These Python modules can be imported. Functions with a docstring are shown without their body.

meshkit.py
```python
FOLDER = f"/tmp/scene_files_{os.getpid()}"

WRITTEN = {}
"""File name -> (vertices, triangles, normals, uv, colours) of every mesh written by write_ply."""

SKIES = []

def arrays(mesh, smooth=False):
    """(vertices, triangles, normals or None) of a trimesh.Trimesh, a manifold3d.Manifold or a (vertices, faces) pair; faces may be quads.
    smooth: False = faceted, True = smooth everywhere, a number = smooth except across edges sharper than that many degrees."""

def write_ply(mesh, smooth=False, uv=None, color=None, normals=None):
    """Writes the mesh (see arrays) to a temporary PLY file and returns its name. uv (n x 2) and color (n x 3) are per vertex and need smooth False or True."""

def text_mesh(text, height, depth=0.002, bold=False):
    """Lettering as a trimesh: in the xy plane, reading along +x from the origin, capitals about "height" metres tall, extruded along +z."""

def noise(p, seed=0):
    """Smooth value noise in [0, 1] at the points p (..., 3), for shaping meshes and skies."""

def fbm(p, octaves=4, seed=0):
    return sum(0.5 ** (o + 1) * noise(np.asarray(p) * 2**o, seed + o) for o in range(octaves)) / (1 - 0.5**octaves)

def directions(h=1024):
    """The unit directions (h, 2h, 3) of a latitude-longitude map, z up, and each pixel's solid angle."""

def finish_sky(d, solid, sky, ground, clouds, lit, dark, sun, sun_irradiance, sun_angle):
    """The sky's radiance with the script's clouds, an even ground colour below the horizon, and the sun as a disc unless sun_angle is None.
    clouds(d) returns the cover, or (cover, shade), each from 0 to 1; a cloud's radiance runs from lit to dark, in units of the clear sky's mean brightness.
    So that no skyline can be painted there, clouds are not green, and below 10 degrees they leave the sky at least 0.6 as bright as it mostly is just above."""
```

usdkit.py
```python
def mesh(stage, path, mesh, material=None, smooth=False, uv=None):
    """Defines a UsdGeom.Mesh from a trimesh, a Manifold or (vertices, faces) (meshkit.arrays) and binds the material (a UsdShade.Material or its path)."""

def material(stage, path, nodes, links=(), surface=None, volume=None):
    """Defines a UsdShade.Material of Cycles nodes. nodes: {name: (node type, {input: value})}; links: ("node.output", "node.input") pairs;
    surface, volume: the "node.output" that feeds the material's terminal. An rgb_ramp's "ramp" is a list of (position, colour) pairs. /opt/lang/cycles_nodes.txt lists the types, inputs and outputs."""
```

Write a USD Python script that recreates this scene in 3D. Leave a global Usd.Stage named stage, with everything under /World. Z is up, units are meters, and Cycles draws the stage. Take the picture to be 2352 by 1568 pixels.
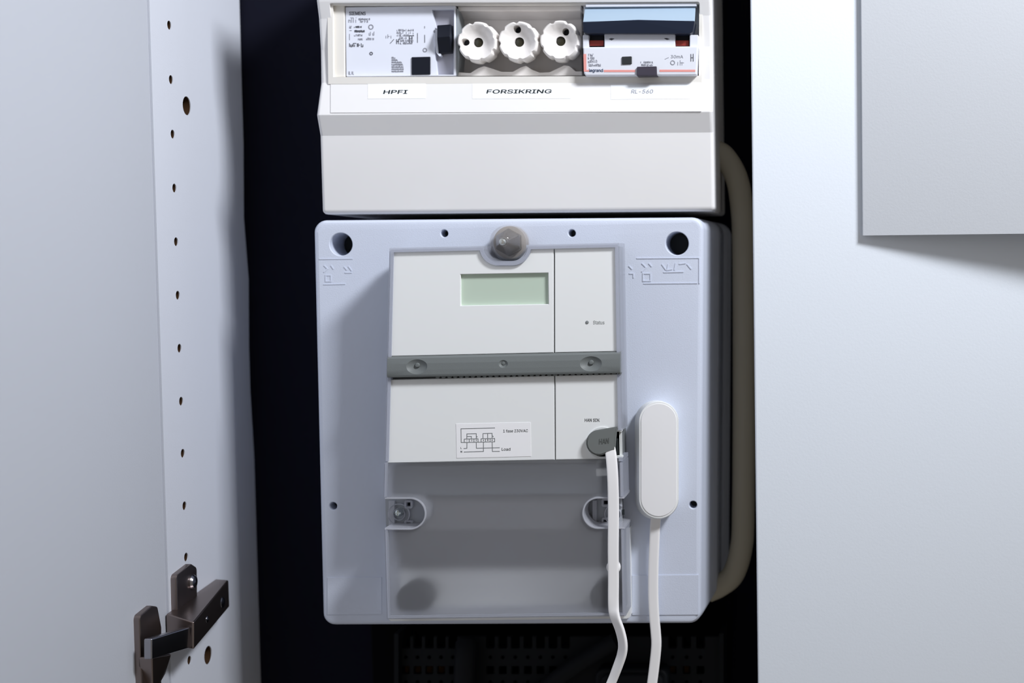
import math, random
import numpy as np, trimesh, manifold3d as m3
from shapely.geometry import Polygon, LineString, Point, box as sbox
from shapely.ops import unary_union
from shapely import affinity
import usdkit, meshkit
from pxr import Usd, UsdGeom, UsdLux, UsdShade, Gf, Sdf

random.seed(7)
RNG = np.random.default_rng(7)
stage = Usd.Stage.CreateInMemory()
UsdGeom.SetStageUpAxis(stage, 'Z')
UsdGeom.SetStageMetersPerUnit(stage, 1.0)
stage.SetDefaultPrim(UsdGeom.Xform.Define(stage, '/World').GetPrim())
UsdGeom.Scope.Define(stage, '/World/Looks')

# ------------------------------------------------------------------ camera, light, exposure
F_PX, CX, CY = 3360.0, 1885.0, 784.0                # focal length and principal point of the 2352 x 1568 frame
EYE = np.array([0.19, -0.90, 0.0])
PITCH, ROLL = math.radians(3.0), math.radians(0.5)
FWD = np.array([0, math.cos(PITCH), -math.sin(PITCH)])
_r0, _u0 = np.array([1.0, 0, 0]), np.array([0, math.sin(PITCH), math.cos(PITCH)])
RIGHT = math.cos(ROLL) * _r0 - math.sin(ROLL) * _u0
UP = math.sin(ROLL) * _r0 + math.cos(ROLL) * _u0
cam = UsdGeom.Camera.Define(stage, '/World/camera')
cam.CreateHorizontalApertureAttr(36.0)
cam.CreateVerticalApertureAttr(24.0)
cam.CreateFocalLengthAttr(F_PX / 2352 * 36)
cam.CreateHorizontalApertureOffsetAttr((1176 - CX) / 2352 * 36)
cam.CreateVerticalApertureOffsetAttr(0.0)
cam.CreateClippingRangeAttr(Gf.Vec2f(0.01, 50))
cam.CreateFStopAttr(5.0)
cam.CreateFocusDistanceAttr(0.86)
M = Gf.Matrix4d(*RIGHT, 0, *UP, 0, *(-FWD), 0, *EYE, 1)
cam.AddTransformOp().Set(M)
cam.CreateExposureAttr(0.0)

dome = UsdLux.DomeLight.Define(stage, '/World/room_light')
dome.CreateIntensityAttr(0.069)
dome.CreateColorAttr(Gf.Vec3f(1.0, 0.93, 0.85))
key = UsdLux.RectLight.Define(stage, '/World/ceiling_lamp')
key.CreateWidthAttr(0.24)
key.CreateHeightAttr(0.24)
key.CreateIntensityAttr(115.0)
key.CreateColorAttr(Gf.Vec3f(0.955, 0.98, 1.03))
_kp, _kt = np.array([0.72, -0.57, 0.74]), np.array([0.0, 0.0, 0.82])
_kb = (_kp - _kt) / np.linalg.norm(_kp - _kt)
_kr = np.cross([0, 0, 1.0], _kb); _kr /= np.linalg.norm(_kr)
key.AddTransformOp().Set(Gf.Matrix4d(*_kr, 0, *np.cross(_kb, _kr), 0, *_kb, 0, *_kp, 1))


# ------------------------------------------------------------------ helpers
def ray(px, py):
    return (px - CX) / F_PX * RIGHT + (CY - py) / F_PX * UP + FWD


def W(px, py, y):
    """The world point of depth y that the photograph shows at a pixel: (x, z)."""
    d = ray(px, py)
    p = EYE + d * (y - EYE[1]) / d[1]
    return np.array([p[0], p[2]])


def Wx(px, py, x):
    """The same on an upright plane x = const: (y, z)."""
    d = ray(px, py)
    p = EYE + d * (x - EYE[0]) / d[0]
    return np.array([p[1], p[2]])


def P3(px, py, y):
    a = W(px, py, y)
    return np.array([a[0], y, a[1]])


def P3x(px, py, x):
    a = Wx(px, py, x)
    return np.array([x, a[0], a[1]])


def Q(pts, y):
    return [tuple(W(a, b, y)) for a, b in pts]


def srgb(c):
    c = np.asarray(c, float) / 255
    return tuple(np.where(c <= 0.04045, c / 12.92, ((c + 0.055) / 1.055) ** 2.4))


_mats = {}


def mat(name, col, rough=0.5, metal=0.0, spec=0.5, grain=None, tone=None, **kw):
    """A principled material; grain = (noise scale, bump distance) for fine relief, tone = (scale, amount) for slight variation of the colour."""
    if name in _mats:
        return _mats[name]
    c = srgb(col)
    nodes = {'p': ('principled_bsdf', dict(base_color=c, roughness=rough, metallic=metal, specular_ior_level=spec, **kw))}
    links = []
    if grain or tone:
        nodes['geo'] = ('texture_coordinate', {})
    if grain:
        nodes['n'] = ('noise_texture', {'scale': grain[0], 'detail': 3.0})
        nodes['b'] = ('bump', {'distance': grain[1], 'strength': 1.0})
        links += [('geo.object', 'n.vector'), ('n.fac', 'b.height'), ('b.normal', 'p.normal')]
    if tone:
        nodes['tn'] = ('noise_texture', {'scale': tone[0], 'detail': 4.0})
        nodes['tr'] = ('rgb_ramp', {'ramp': [(0.3, tuple(x * (1 - tone[1]) for x in c)), (0.7, tuple(min(1, x * (1 + tone[1])) for x in c))]})
        links += [('geo.object', 'tn.vector'), ('tn.fac', 'tr.fac'), ('tr.color', 'p.base_color')]
    _mats[name] = usdkit.material(stage, '/World/Looks/' + name, nodes, links, surface='p.BSDF')
    return _mats[name]


def clear_mat(name, col, through, rough=0.15, haze=0.0):
    """Clear moulded plastic: part of the light goes straight through, the rest meets tinted plastic with a gloss."""
    nodes = {'t': ('transparent_bsdf', {'color': (1, 1, 1)}),
             'p': ('principled_bsdf', {'base_color': srgb(col), 'roughness': rough, 'specular_ior_level': 0.6}),
             'tl': ('translucent_bsdf', {'color': srgb(col)}),
             'm0': ('mix_closure', {'fac': haze}), 'm': ('mix_closure', {'fac': through})}
    links = [('p.BSDF', 'm0.closure1'), ('tl.BSDF', 'm0.closure2'), ('m0.closure', 'm.closure1'), ('t.BSDF', 'm.closure2')]
    _mats[name] = usdkit.material(stage, '/World/Looks/' + name, nodes, links, surface='m.closure')
    return _mats[name]


_names = {}


def numbered(parent, name):
    k = (parent, name)
    n = _names.get(k, -1) + 1
    _names[k] = n
    return f'{parent}/{name}' + (f'_{n:03d}' if n else '')


_origin = {}


def thing(name, label, cat, loc=(0, 0, 0), group=None, kind=None):
    path = numbered('/World', name)
    x = UsdGeom.Xform.Define(stage, path)
    x.AddTranslateOp().Set(Gf.Vec3d(*map(float, loc)))
    p = x.GetPrim()
    if kind:
        p.SetCustomDataByKey('kind', kind)
    if label:
        p.SetCustomDataByKey('label', label)
    if cat:
        p.SetCustomDataByKey('category', cat)
    if group:
        p.SetCustomDataByKey('group', group)
    _origin[path] = np.array(loc, float)
    return path


def verts_faces(mesh):
    v, f, _ = meshkit.arrays(mesh, False)
    return np.array(v, float), np.array(f)


def part(parent, name, mesh, material, smooth=30, label=None, kind=None):
    """One mesh, given in world coordinates, under a thing or one of its parts."""
    path = numbered(parent, name)
    top = '/'.join(path.split('/')[:3])
    v, f = verts_faces(mesh)
    v = v - _origin.get(top, 0)
    t = trimesh.Trimesh(v, f, process=False)
    m = usdkit.mesh(stage, path, t, material, smooth=smooth)
    p = m.GetPrim()
    if label:
        p.SetCustomDataByKey('label', label)
    if kind:
        p.SetCustomDataByKey('kind', kind)
    return path


def join(*ms):
    ms = [trimesh.Trimesh(*verts_faces(m), process=False) for m in ms]
    return trimesh.util.concatenate(ms)


def ccw(pts):
    a = np.asarray(pts, float)
    s = np.sum(a[:, 0] * np.roll(a[:, 1], -1) - np.roll(a[:, 0], -1) * a[:, 1])
    return a if s > 0 else a[::-1]


def inset(pts, d):
    a = np.asarray(pts, float)
    n = len(a)
    out = []
    for i in range(n):
        p0, p1, p2 = a[i - 1], a[i], a[(i + 1) % n]
        e1, e2 = p1 - p0, p2 - p1
        e1, e2 = e1 / np.linalg.norm(e1), e2 / np.linalg.norm(e2)
        n1, n2 = np.array([-e1[1], e1[0]]), np.array([-e2[1], e2[0]])
        b = n1 + n2
        out.append(p1 + b * d / max(0.2, (1 + n1 @ n2)))
    return np.array(out)


def rounded(pts, r, n=5):
    a = np.asarray(pts, float)
    k = len(a)
    rr = np.broadcast_to(r, (k,))
    out = []
    for i in range(k):
        p0, p1, p2 = a[i - 1], a[i], a[(i + 1) % k]
        u, v = p0 - p1, p2 - p1
        lu, lv = np.linalg.norm(u), np.linalg.norm(v)
        u, v = u / lu, v / lv
        ang = math.acos(np.clip(u @ v, -1, 1))
        t = max(1e-6, min(max(rr[i], 0) / math.tan(ang / 2), 0.49 * lu, 0.49 * lv))
        A, B = p1 + u * t, p1 + v * t
        for s in np.linspace(0, 1, n):
            # quadratic that hugs the arc
            w = 1 / max(1e-6, math.sin(ang / 2)) ** -1
            q0, q1, q2 = (1 - s) ** 2, 2 * s * (1 - s) * w, s ** 2
            out.append((q0 * A + q1 * p1 + q2 * B) / (q0 + q1 + q2))
    return np.array(out)


def rings_mesh(rings):
    """Closed solid through rings of equal length (k x 3 each), capped at both ends."""
    rings = [np.asarray(r, float) for r in rings]
    k = len(rings[0])
    v = np.vstack(rings)
    f = []
    for i in range(len(rings) - 1):
        a, b = i * k, (i + 1) * k
        j = np.arange(k)
        jn = (j + 1) % k
        f.append(np.c_[a + j, b + j, b + jn])
        f.append(np.c_[a + j, b + jn, a + jn])

    def cap(ring, base, flip):
        c = ring - ring.mean(0)
        _, _, vt = np.linalg.svd(c, full_matrices=False)
        xy = c @ vt[:2].T
        s = np.sum(xy[:, 0] * np.roll(xy[:, 1], -1) - np.roll(xy[:, 0], -1) * xy[:, 1])
        import mapbox_earcut as ec
        tri = ec.triangulate_float64(xy, np.array([k], np.uint32)).reshape(-1, 3).astype(int)
        return tri + base
    f.append(cap(rings[0], 0, False))
    f.append(cap(rings[-1], (len(rings) - 1) * k, True))
    t = trimesh.Trimesh(v, np.vstack(f), process=True)
    trimesh.repair.fix_normals(t)
    if t.volume < 0:
        t.invert()
    return t


def slab(pts, y0, y1, r=0.0, bevel=0.0, n=5, back=None, nb=3):
    """A plate with outline pts (x, z) from its front y0 back to y1, front edge rounded by bevel. back: outline at y1."""
    a = ccw(pts)
    b = a if back is None else ccw(back)
    rings = []

    def ring(poly, rad, y):
        q = rounded(poly, rad, n) if n > 1 else poly
        return np.c_[q[:, 0], np.full(len(q), y), q[:, 1]]
    if bevel > 0:
        for s in np.linspace(0, math.pi / 2, nb + 1):
            d = bevel * (1 - math.sin(s))
            rings.append(ring(inset(a, d), np.maximum(np.asarray(r) - d, 1e-5), y0 + bevel * (1 - math.cos(s))))
    else:
        rings.append(ring(a, r, y0))
    rings.append(ring(b, r, y1))
    return rings_mesh(rings)


def sweep_x(prof, x0, x1, r=0.0, bevel=0.0, n=4):
    """A profile (y, z) carried along x with rounded ends."""
    a = ccw(prof)
    rings = []
    steps = np.linspace(0, math.pi / 2, 4)
    for s in steps:
        d = bevel * (1 - math.sin(s))
        q = rounded(inset(a, d), np.maximum(np.asarray(r) - d, 1e-5), n)
        rings.append(np.c_[np.full(len(q), x0 + bevel * (1 - math.cos(s))), q])
    for s in steps[::-1]:
        d = bevel * (1 - math.sin(s))
        q = rounded(inset(a, d), np.maximum(np.asarray(r) - d, 1e-5), n)
        rings.append(np.c_[np.full(len(q), x1 - bevel * (1 - math.cos(s))), q])
    return rings_mesh(rings)


def mf(mesh):
    if hasattr(mesh, 'to_mesh'):
        return mesh
    v, f = verts_faces(mesh)
    t = trimesh.Trimesh(v, f, process=True)
    t.merge_vertices()
    return m3.Manifold(m3.Mesh(np.asarray(t.vertices, np.float32), np.asarray(t.faces, np.uint32)))


def cut(a, *bs):
    a = mf(a)
    for b in bs:
        a = a - mf(b)
    return a


def cyl_y(x, z, r, y0, y1, n=40, r1=None):
    """A round bar along y."""
    a = np.linspace(0, 2 * math.pi, n, endpoint=False)
    r1 = r if r1 is None else r1
    return rings_mesh([np.c_[x + r * np.cos(a), np.full(n, y0), z + r * np.sin(a)], np.c_[x + r1 * np.cos(a), np.full(n, y1), z + r1 * np.sin(a)]])


def cyl_x(y, z, r, x0, x1, n=28):
    a = np.linspace(0, 2 * math.pi, n, endpoint=False)
    return rings_mesh([np.c_[np.full(n, x0), y + r * np.cos(a), z + r * np.sin(a)], np.c_[np.full(n, x1), y + r * np.cos(a), z + r * np.sin(a)]])


def lathe_y(x, z, prof, n=48, sx=1.0, sz=1.0):
    """prof: (radius, y) from the front to the back; turned about the line through (x, z)."""
    a = np.linspace(0, 2 * math.pi, n, endpoint=False)
    return rings_mesh([np.c_[x + max(r, 1e-5) * sx * np.cos(a), np.full(n, y), z + max(r, 1e-5) * sz * np.sin(a)] for r, y in prof])


def bx(x0, x1, y0, y1, z0, z1):
    t = trimesh.creation.box([abs(x1 - x0), abs(y1 - y0), abs(z1 - z0)])
    t.apply_translation([(x0 + x1) / 2, (y0 + y1) / 2, (z0 + z1) / 2])
    return t


def soft_box(x0, x1, y0, y1, z0, z1, r):
    s = [m3.Manifold.sphere(r, 12).translate([x, y, z]) for x in (x0 + r, x1 - r) for y in (y0 + r, y1 - r) for z in (z0 + r, z1 - r)]
    return m3.Manifold.batch_hull(s)


def hull(points, r=0.0006):
    return m3.Manifold.batch_hull([m3.Manifold.sphere(r, 10).translate([float(c) for c in p]) for p in points])


def px_to_world(poly, y):
    ext = Q(poly.exterior.coords, y)
    return Polygon(ext, [Q(i.coords, y) for i in poly.interiors])


def plate(poly, y0, y1):
    """A flat plate whose outline (a shapely shape, in photograph units at depth y0) may have holes; straight back from y0 to y1."""
    out = []
    for g in getattr(poly, 'geoms', [poly]):
        w = px_to_world(g, y0)
        if w.area < 1e-10:
            continue
        t = trimesh.creation.extrude_polygon(w, y1 - y0, engine='earcut')
        v = t.vertices
        t = trimesh.Trimesh(np.c_[v[:, 0], y0 + v[:, 2], v[:, 1]], t.faces[:, ::-1], process=True)
        out.append(t)
    t = trimesh.util.concatenate(out)
    trimesh.repair.fix_normals(t)
    return t


def decal(poly, yfun, t=0.00015):
    """A thin printed layer that lies on a surface whose depth is yfun(px, py)."""
    out = []
    for g in getattr(poly, 'geoms', [poly]):
        if g.is_empty or g.area < 1e-6:
            continue
        m = trimesh.creation.extrude_polygon(g, 1.0, engine='earcut')
        v = m.vertices
        q = np.array([P3(a, b, yfun(a, b)) - np.array([0, t * c, 0]) for a, b, c in v])
        out.append(trimesh.Trimesh(q, m.faces[:, ::-1], process=False))
    m = trimesh.util.concatenate(out)
    return m


def text_poly(text, x0, x1, ybase, cap, bold=False, slant=0.0, slope=0.0):
    """Lettering in photograph units, from x0 to x1 with its baseline at ybase and capitals cap tall, as a shapely shape (py downwards)."""
    t = meshkit.text_mesh(text, 1.0, 0.1, bold)
    tri = t.triangles
    top = tri[(np.abs(tri[:, :, 2] - tri[:, :, 2].max()) < 1e-6).all(1)]
    shape = unary_union([Polygon(a[:, :2]).buffer(1e-4) for a in top])
    b = shape.bounds
    sx = (x1 - x0) / (b[2] - b[0])
    shape = affinity.affine_transform(shape, [sx, sx * 0 + slant * cap, 0, -cap, x0 - b[0] * sx, ybase])
    if slope:
        shape = affinity.affine_transform(shape, [1, 0, slope, 1, 0, -slope * x0])
    return shape.simplify(0.05)


def strokes(lines, w):
    return unary_union([LineString(l).buffer(w / 2, cap_style=2, join_style=2) for l in lines])


def scribble(x0, x1, y0, y1, seed, w=1.1, fill=0.6):
    """Small print that cannot be read: a run of fine strokes."""
    r = random.Random(seed)
    ls = []
    x = x0
    while x < x1:
        step = (y1 - y0) * r.uniform(0.28, 0.5)
        if r.random() < fill + 0.2:
            a, b = y0 + (y1 - y0) * r.choice([0, 0, 0.35]), y1
            ls.append([(x, a), (x, b)])
            if r.random() < fill:
                c = r.choice([y0, y1, (y0 + y1) / 2])
                ls.append([(x, c), (min(x + step, x1), c)])
        x += step
    return strokes(ls, w)


def spline(pts, n=12):
    p = np.asarray(pts, float)
    p = np.vstack([2 * p[0] - p[1], p, 2 * p[-1] - p[-2]])
    out = []
    for i in range(1, len(p) - 2):
        for t in np.linspace(0, 1, n, endpoint=False):
            a, b, c, d = p[i - 1:i + 3]
            out.append(0.5 * ((2 * b) + (c - a) * t + (2 * a - 5 * b + 4 * c - d) * t * t + (3 * b - a - 3 * c + d) * t ** 3))
    out.append(p[-2])
    return np.array(out)


def tube(path, w, t, n=20, power=2.0, roll=0.0):
    """A bar along a path: width w across (in the picture plane), thickness t in depth; power > 2 squares the section. roll may vary along the path."""
    path = np.asarray(path, float)
    tan = np.gradient(path, axis=0)
    tan /= np.linalg.norm(tan, axis=1, keepdims=True)
    a = np.linspace(0, 2 * math.pi, n, endpoint=False)
    c, s = np.cos(a), np.sin(a)
    c, s = np.sign(c) * np.abs(c) ** (2 / power), np.sign(s) * np.abs(s) ** (2 / power)
    rr = np.broadcast_to(roll, (len(path),))
    ww = np.broadcast_to(w, (len(path),))
    rings = []
    for p, d, q, wi in zip(path, tan, rr, ww):
        side = np.cross(d, [0, 1.0, 0])
        if np.linalg.norm(side) < 1e-3:
            side = np.array([1.0, 0, 0])
        side /= np.linalg.norm(side)
        dep = np.cross(side, d)
        S = side * math.cos(q) + dep * math.sin(q)
        D = -side * math.sin(q) + dep * math.cos(q)
        rings.append(p + np.outer(c * wi / 2, S) + np.outer(s * t / 2, D))
    return rings_mesh(rings)


# ------------------------------------------------------------------ materials
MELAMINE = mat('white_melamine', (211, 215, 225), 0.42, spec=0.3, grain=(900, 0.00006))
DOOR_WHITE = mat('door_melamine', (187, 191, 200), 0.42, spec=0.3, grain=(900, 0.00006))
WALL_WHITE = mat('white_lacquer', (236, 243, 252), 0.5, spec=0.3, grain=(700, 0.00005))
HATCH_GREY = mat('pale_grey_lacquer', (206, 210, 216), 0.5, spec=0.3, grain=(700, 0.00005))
DARK_BACK = mat('dark_navy_backing', (24, 25, 36), 0.9, spec=0.03)
BLACK_VOID = mat('black_painted_steel', (9, 9, 11), 0.8, spec=0.05)
BLACK_TRAY = mat('black_tray_plastic', (19, 22, 26), 0.5, spec=0.12)
BLACK_HOSE = mat('black_hose_rubber', (22, 24, 28), 0.6, spec=0.12)
AMBER = mat('brown_terminal_plastic', (92, 62, 22), 0.5, spec=0.1)
CREAM = mat('cream_enclosure_plastic', (232, 231, 231), 0.42, spec=0.35, tone=(14, 0.015))
CREAM_TRIM = mat('cream_trim_plastic', (234, 231, 225), 0.4, spec=0.35)
PAPER = mat('white_paper', (244, 248, 252), 0.8, spec=0.1)
PRINT = mat('black_print', (38, 44, 46), 0.7, spec=0.1)
PRINT_GREY = mat('grey_print', (146, 148, 158), 0.7, spec=0.1)
PRINT_DARKGREY = mat('dark_grey_print', (92, 94, 102), 0.7, spec=0.1)
PRINT_RED = mat('red_print', (230, 158, 152), 0.7, spec=0.1)
PRINT_BLUE = mat('blue_print', (60, 72, 100), 0.7, spec=0.1)
DEVICE_GREY = mat('grey_device_plastic', (232, 236, 248), 0.45, spec=0.35)
DEVICE_WHITE = mat('white_device_plastic', (226, 229, 238), 0.45, spec=0.35)
CHIPBOARD = mat('brown_chipboard', (66, 48, 34), 0.9, spec=0.05)
CERAMIC = mat('white_ceramic', (243, 239, 236), 0.3, spec=0.4)
CERAMIC_BASE = mat('white_base_plastic', (222, 219, 218), 0.5, spec=0.3)
DARK_GLASS = mat('dark_inspection_glass', (52, 50, 38), 0.2)
BLACK_PLASTIC = mat('black_switch_plastic', (18, 22, 34), 0.4, spec=0.3)
CLIP_PLASTIC = mat('dark_violet_clip_plastic', (66, 62, 74), 0.45, spec=0.3)
HOOD_BLUE = mat('pale_blue_lever_plastic', (160, 180, 198), 0.4, spec=0.4)
LIP_NAVY = mat('navy_lever_plastic', (34, 42, 60), 0.4, spec=0.3)
RED_PLASTIC = mat('red_indicator_plastic', (150, 52, 44), 0.45)
BOARD = mat('blue_grey_board_plastic', (212, 219, 235), 0.5, spec=0.3, grain=(1400, 0.00010), tone=(8, 0.02))
METER_WHITE = mat('meter_white_plastic', (242, 244, 244), 0.38, spec=0.4)
METER_SEAM = mat('meter_seam_plastic', (120, 123, 124), 0.5)
METER_GREY = mat('meter_grey_plastic', (112, 117, 117), 0.5, spec=0.35, grain=(2500, 0.00004))
METER_BASE = mat('meter_base_plastic', (236, 238, 240), 0.5)
TERMINAL = mat('terminal_block_plastic', (134, 134, 138), 0.5)
TERMINAL_DARK = mat('dark_terminal_plastic', (40, 43, 50), 0.5)
LCD = mat('lcd_glass', (198, 214, 198), 0.18, spec=0.5)
STICKER = mat('white_sticker', (252, 252, 254), 0.45, spec=0.3)
PORT_WHITE = mat('port_white_plastic', (228, 231, 231), 0.4)
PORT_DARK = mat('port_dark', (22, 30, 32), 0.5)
CAP_GREY = mat('grey_rubber', (116, 120, 119), 0.5, spec=0.3)
CABLE_WHITE = mat('white_cable', (252, 251, 252), 0.42, spec=0.4)
DONGLE_WHITE = mat('white_dongle_plastic', (250, 250, 252), 0.5, spec=0.35)
DONGLE_SIDE = mat('white_dongle_side_plastic', (248, 250, 250), 0.45, spec=0.35)
CONDUIT = mat('olive_grey_cable', (190, 183, 164), 0.6, spec=0.25)
STEEL = mat('zinc_steel', (225, 232, 230), 0.25, metal=1.0)
HINGE_STEEL = mat('dark_hinge_steel', (140, 128, 124), 0.34, metal=1.0)
HINGE_LINK = mat('polished_hinge_steel', (165, 164, 170), 0.22, metal=1.0)
SEAL_METAL = mat('dark_seal_metal', (92, 92, 97), 0.25, metal=1.0)
RIM = clear_mat('clear_rim_plastic', (206, 210, 222), 0.40, 0.15, 0.3)
LUG_CLEAR = clear_mat('clear_lug_plastic', (226, 228, 236), 0.40, 0.12, 0.25)
SEAL_CLEAR = clear_mat('clear_seal_plastic', (196, 190, 184), 0.78, 0.04, 0.1)
FROST = usdkit.material(stage, '/World/Looks/frosted_plastic', {
    'g': ('refraction_bsdf', {'color': (0.96, 0.965, 0.975), 'roughness': 0.36, 'IOR': 1.25}),
    'd': ('principled_bsdf', {'base_color': srgb((196, 198, 204)), 'roughness': 0.35, 'specular_ior_level': 0.35}),
    't': ('transparent_bsdf', {'color': (1, 1, 1)}),
    'm1': ('mix_closure', {'fac': 0.36}), 'm': ('mix_closure', {'fac': 0.15})},
    [('g.BSDF', 'm1.closure1'), ('t.BSDF', 'm1.closure2'), ('m1.closure', 'm.closure1'), ('d.BSDF', 'm.closure2')], surface='m.closure')

# ------------------------------------------------------------------ the setting
Y_BACK = 0.10
XW = -0.199                                              # inner face of the cabinet side
Z0, Z1 = -0.62, 0.62


def struct(name, label=None):
    return thing(name, label, None, kind='structure')


wb = struct('wall_back', 'dark navy back of the cabinet recess')
part(wb, 'back_panel', bx(-0.24, 0.42, Y_BACK, Y_BACK + 0.012, Z0, Z1), DARK_BACK)

# side of the cabinet with its column of drilled holes
yf = Wx(356, 400, XW)[0]
cab = thing('cabinet', 'white cabinet at the left edge, door swung open, inner side drilled with shelf-pin holes', 'cabinet', (XW, yf, Z0))
ye = Wx(521, 400, XW)[0]
side = bx(XW - 0.016, XW, yf, ye, Z0, Z1)
pins = [(400, 62), (400, 185), (401, 309), (402, 432), (404, 555), (406, 678), (409, 800), (412, 922), (415.5, 1042), (419, 1163), (423, 1281), (433, 1517)]
ypin = float(np.mean([Wx(a, b, XW)[0] for a, b in pins[:-1]]))
spots = [(ypin, Wx(a, b, XW)[1], 0.0027) for a, b in pins] + [(*Wx(a, b, XW), 0.0058) for a, b in [(429, 243), (478, 1504)]]
sp_ = part(cab, 'side_panel', cut(side, *[cyl_x(y, z, r, XW - 0.011, XW + 0.002, 28) for y, z, r in spots]), MELAMINE)
for y, z, r in spots:
    lin = cut(cyl_x(y, z, r - 0.00005, XW - 0.0108, XW - 0.0005, 24), cyl_x(y, z, r - 0.0003, XW - 0.0075, XW + 0.002, 24))
    part(sp_, 'drilled_hole', lin, CHIPBOARD)
edge = [(553, -80), (553, 120), (559, 330), (560, 500), (571, 640), (572, 800), (575, 900), (590, 1050), (602, 1200), (620, 1350), (640, 1520), (650, 1640)]
prof = [(ye - 0.001, Z1), (ye - 0.001, Z0)] + [tuple(Wx(a, b, XW - 0.0008)) for a, b in edge[::-1]]
prof = [(min(p[0], Y_BACK - 0.0005), p[1]) for p in prof]
prof[2] = (prof[2][0], Z0); prof[-1] = (prof[-1][0], Z1)
pr = ccw(prof)
part(cab, 'rear_strip', rings_mesh([np.c_[np.full(len(pr), x), pr] for x in (XW - 0.014, XW - 0.0008)]), MELAMINE)

# the white front at the right
xr = W(1731, 700, -0.012)[0]
wr = struct('wall_right', 'plain white cabinet front right of the meter recess')
part(wr, 'front_panel', soft_box(xr, 1.2, -0.012, 0.006, Z0, Z1, 0.0012), WALL_WHITE)

# ------------------------------------------------------------------ cabinet door, hinge, hatch
xd, yd = XW - 0.0006, yf - 0.0008
zz = 0.5
ang = math.radians(2.0)
L = 0.60
inn = np.array([[xd, yd], [xd - math.sin(ang) * L, yd - math.cos(ang) * L]])
dirv = inn[1] - inn[0]
nrm = np.array([-1.0, 0.0])
outn = inn + nrm * 0.017
q = ccw([inn[0], inn[1], outn[1], outn[0]])
qr = rounded(q, 0.001, 4)
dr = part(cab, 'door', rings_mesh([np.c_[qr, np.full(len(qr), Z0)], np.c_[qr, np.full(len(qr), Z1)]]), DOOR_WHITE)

X1 = XW + 0.0025


def xplate(pts, x0, x1, r=0.002, bevel=0.0008):
    """A plate on an upright plane facing +x: outline in photograph units on x1."""
    a = ccw([Wx(p[0], p[1], x1) for p in pts])
    rings = []
    for d, x in ((bevel, x1), (bevel * 0.3, x1 - bevel * 0.3), (0, x1 - bevel), (0, x0)):
        qq = rounded(inset(a, d), max(1e-5, r - d), 5)
        rings.append(np.c_[np.full(len(qq), x), qq])
    return rings_mesh(rings)


fa = [P3x(497, 1333, XW + 0.001), P3x(521, 1335, XW + 0.010), P3x(523, 1391, XW + 0.010)]
na = [P3x(386, 1412, XW + 0.001), P3x(443, 1430, XW + 0.018), P3x(443, 1486, XW + 0.018)]
fa.append(np.array([XW + 0.001, fa[0][1], fa[2][2]])); na.append(np.array([XW + 0.001, na[0][1], na[2][2]]))
hg = part(cab, 'hinge', hull(fa + na, 0.0009), HINGE_STEEL, label='dark metal concealed hinge')
part(hg, 'mounting_plate', xplate([(405, 1321), (440, 1294), (453, 1303), (454, 1400), (408, 1440)], XW - 0.0003, X1 + 0.001, 0.003), HINGE_STEEL)
ys, zs = Wx(440, 1336, X1 + 0.001)
sc = join(rings_mesh([np.c_[np.full(24, x), ys + r * np.cos(np.linspace(0, 2 * math.pi, 24, endpoint=False)), zs + r * np.sin(np.linspace(0, 2 * math.pi, 24, endpoint=False))] for r, x in ((0.0045, X1), (0.0045, X1 + 0.002), (0.0036, X1 + 0.0032), (0.0005, X1 + 0.0036))]))
part(hg, 'screw', sc, HINGE_LINK)
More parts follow.
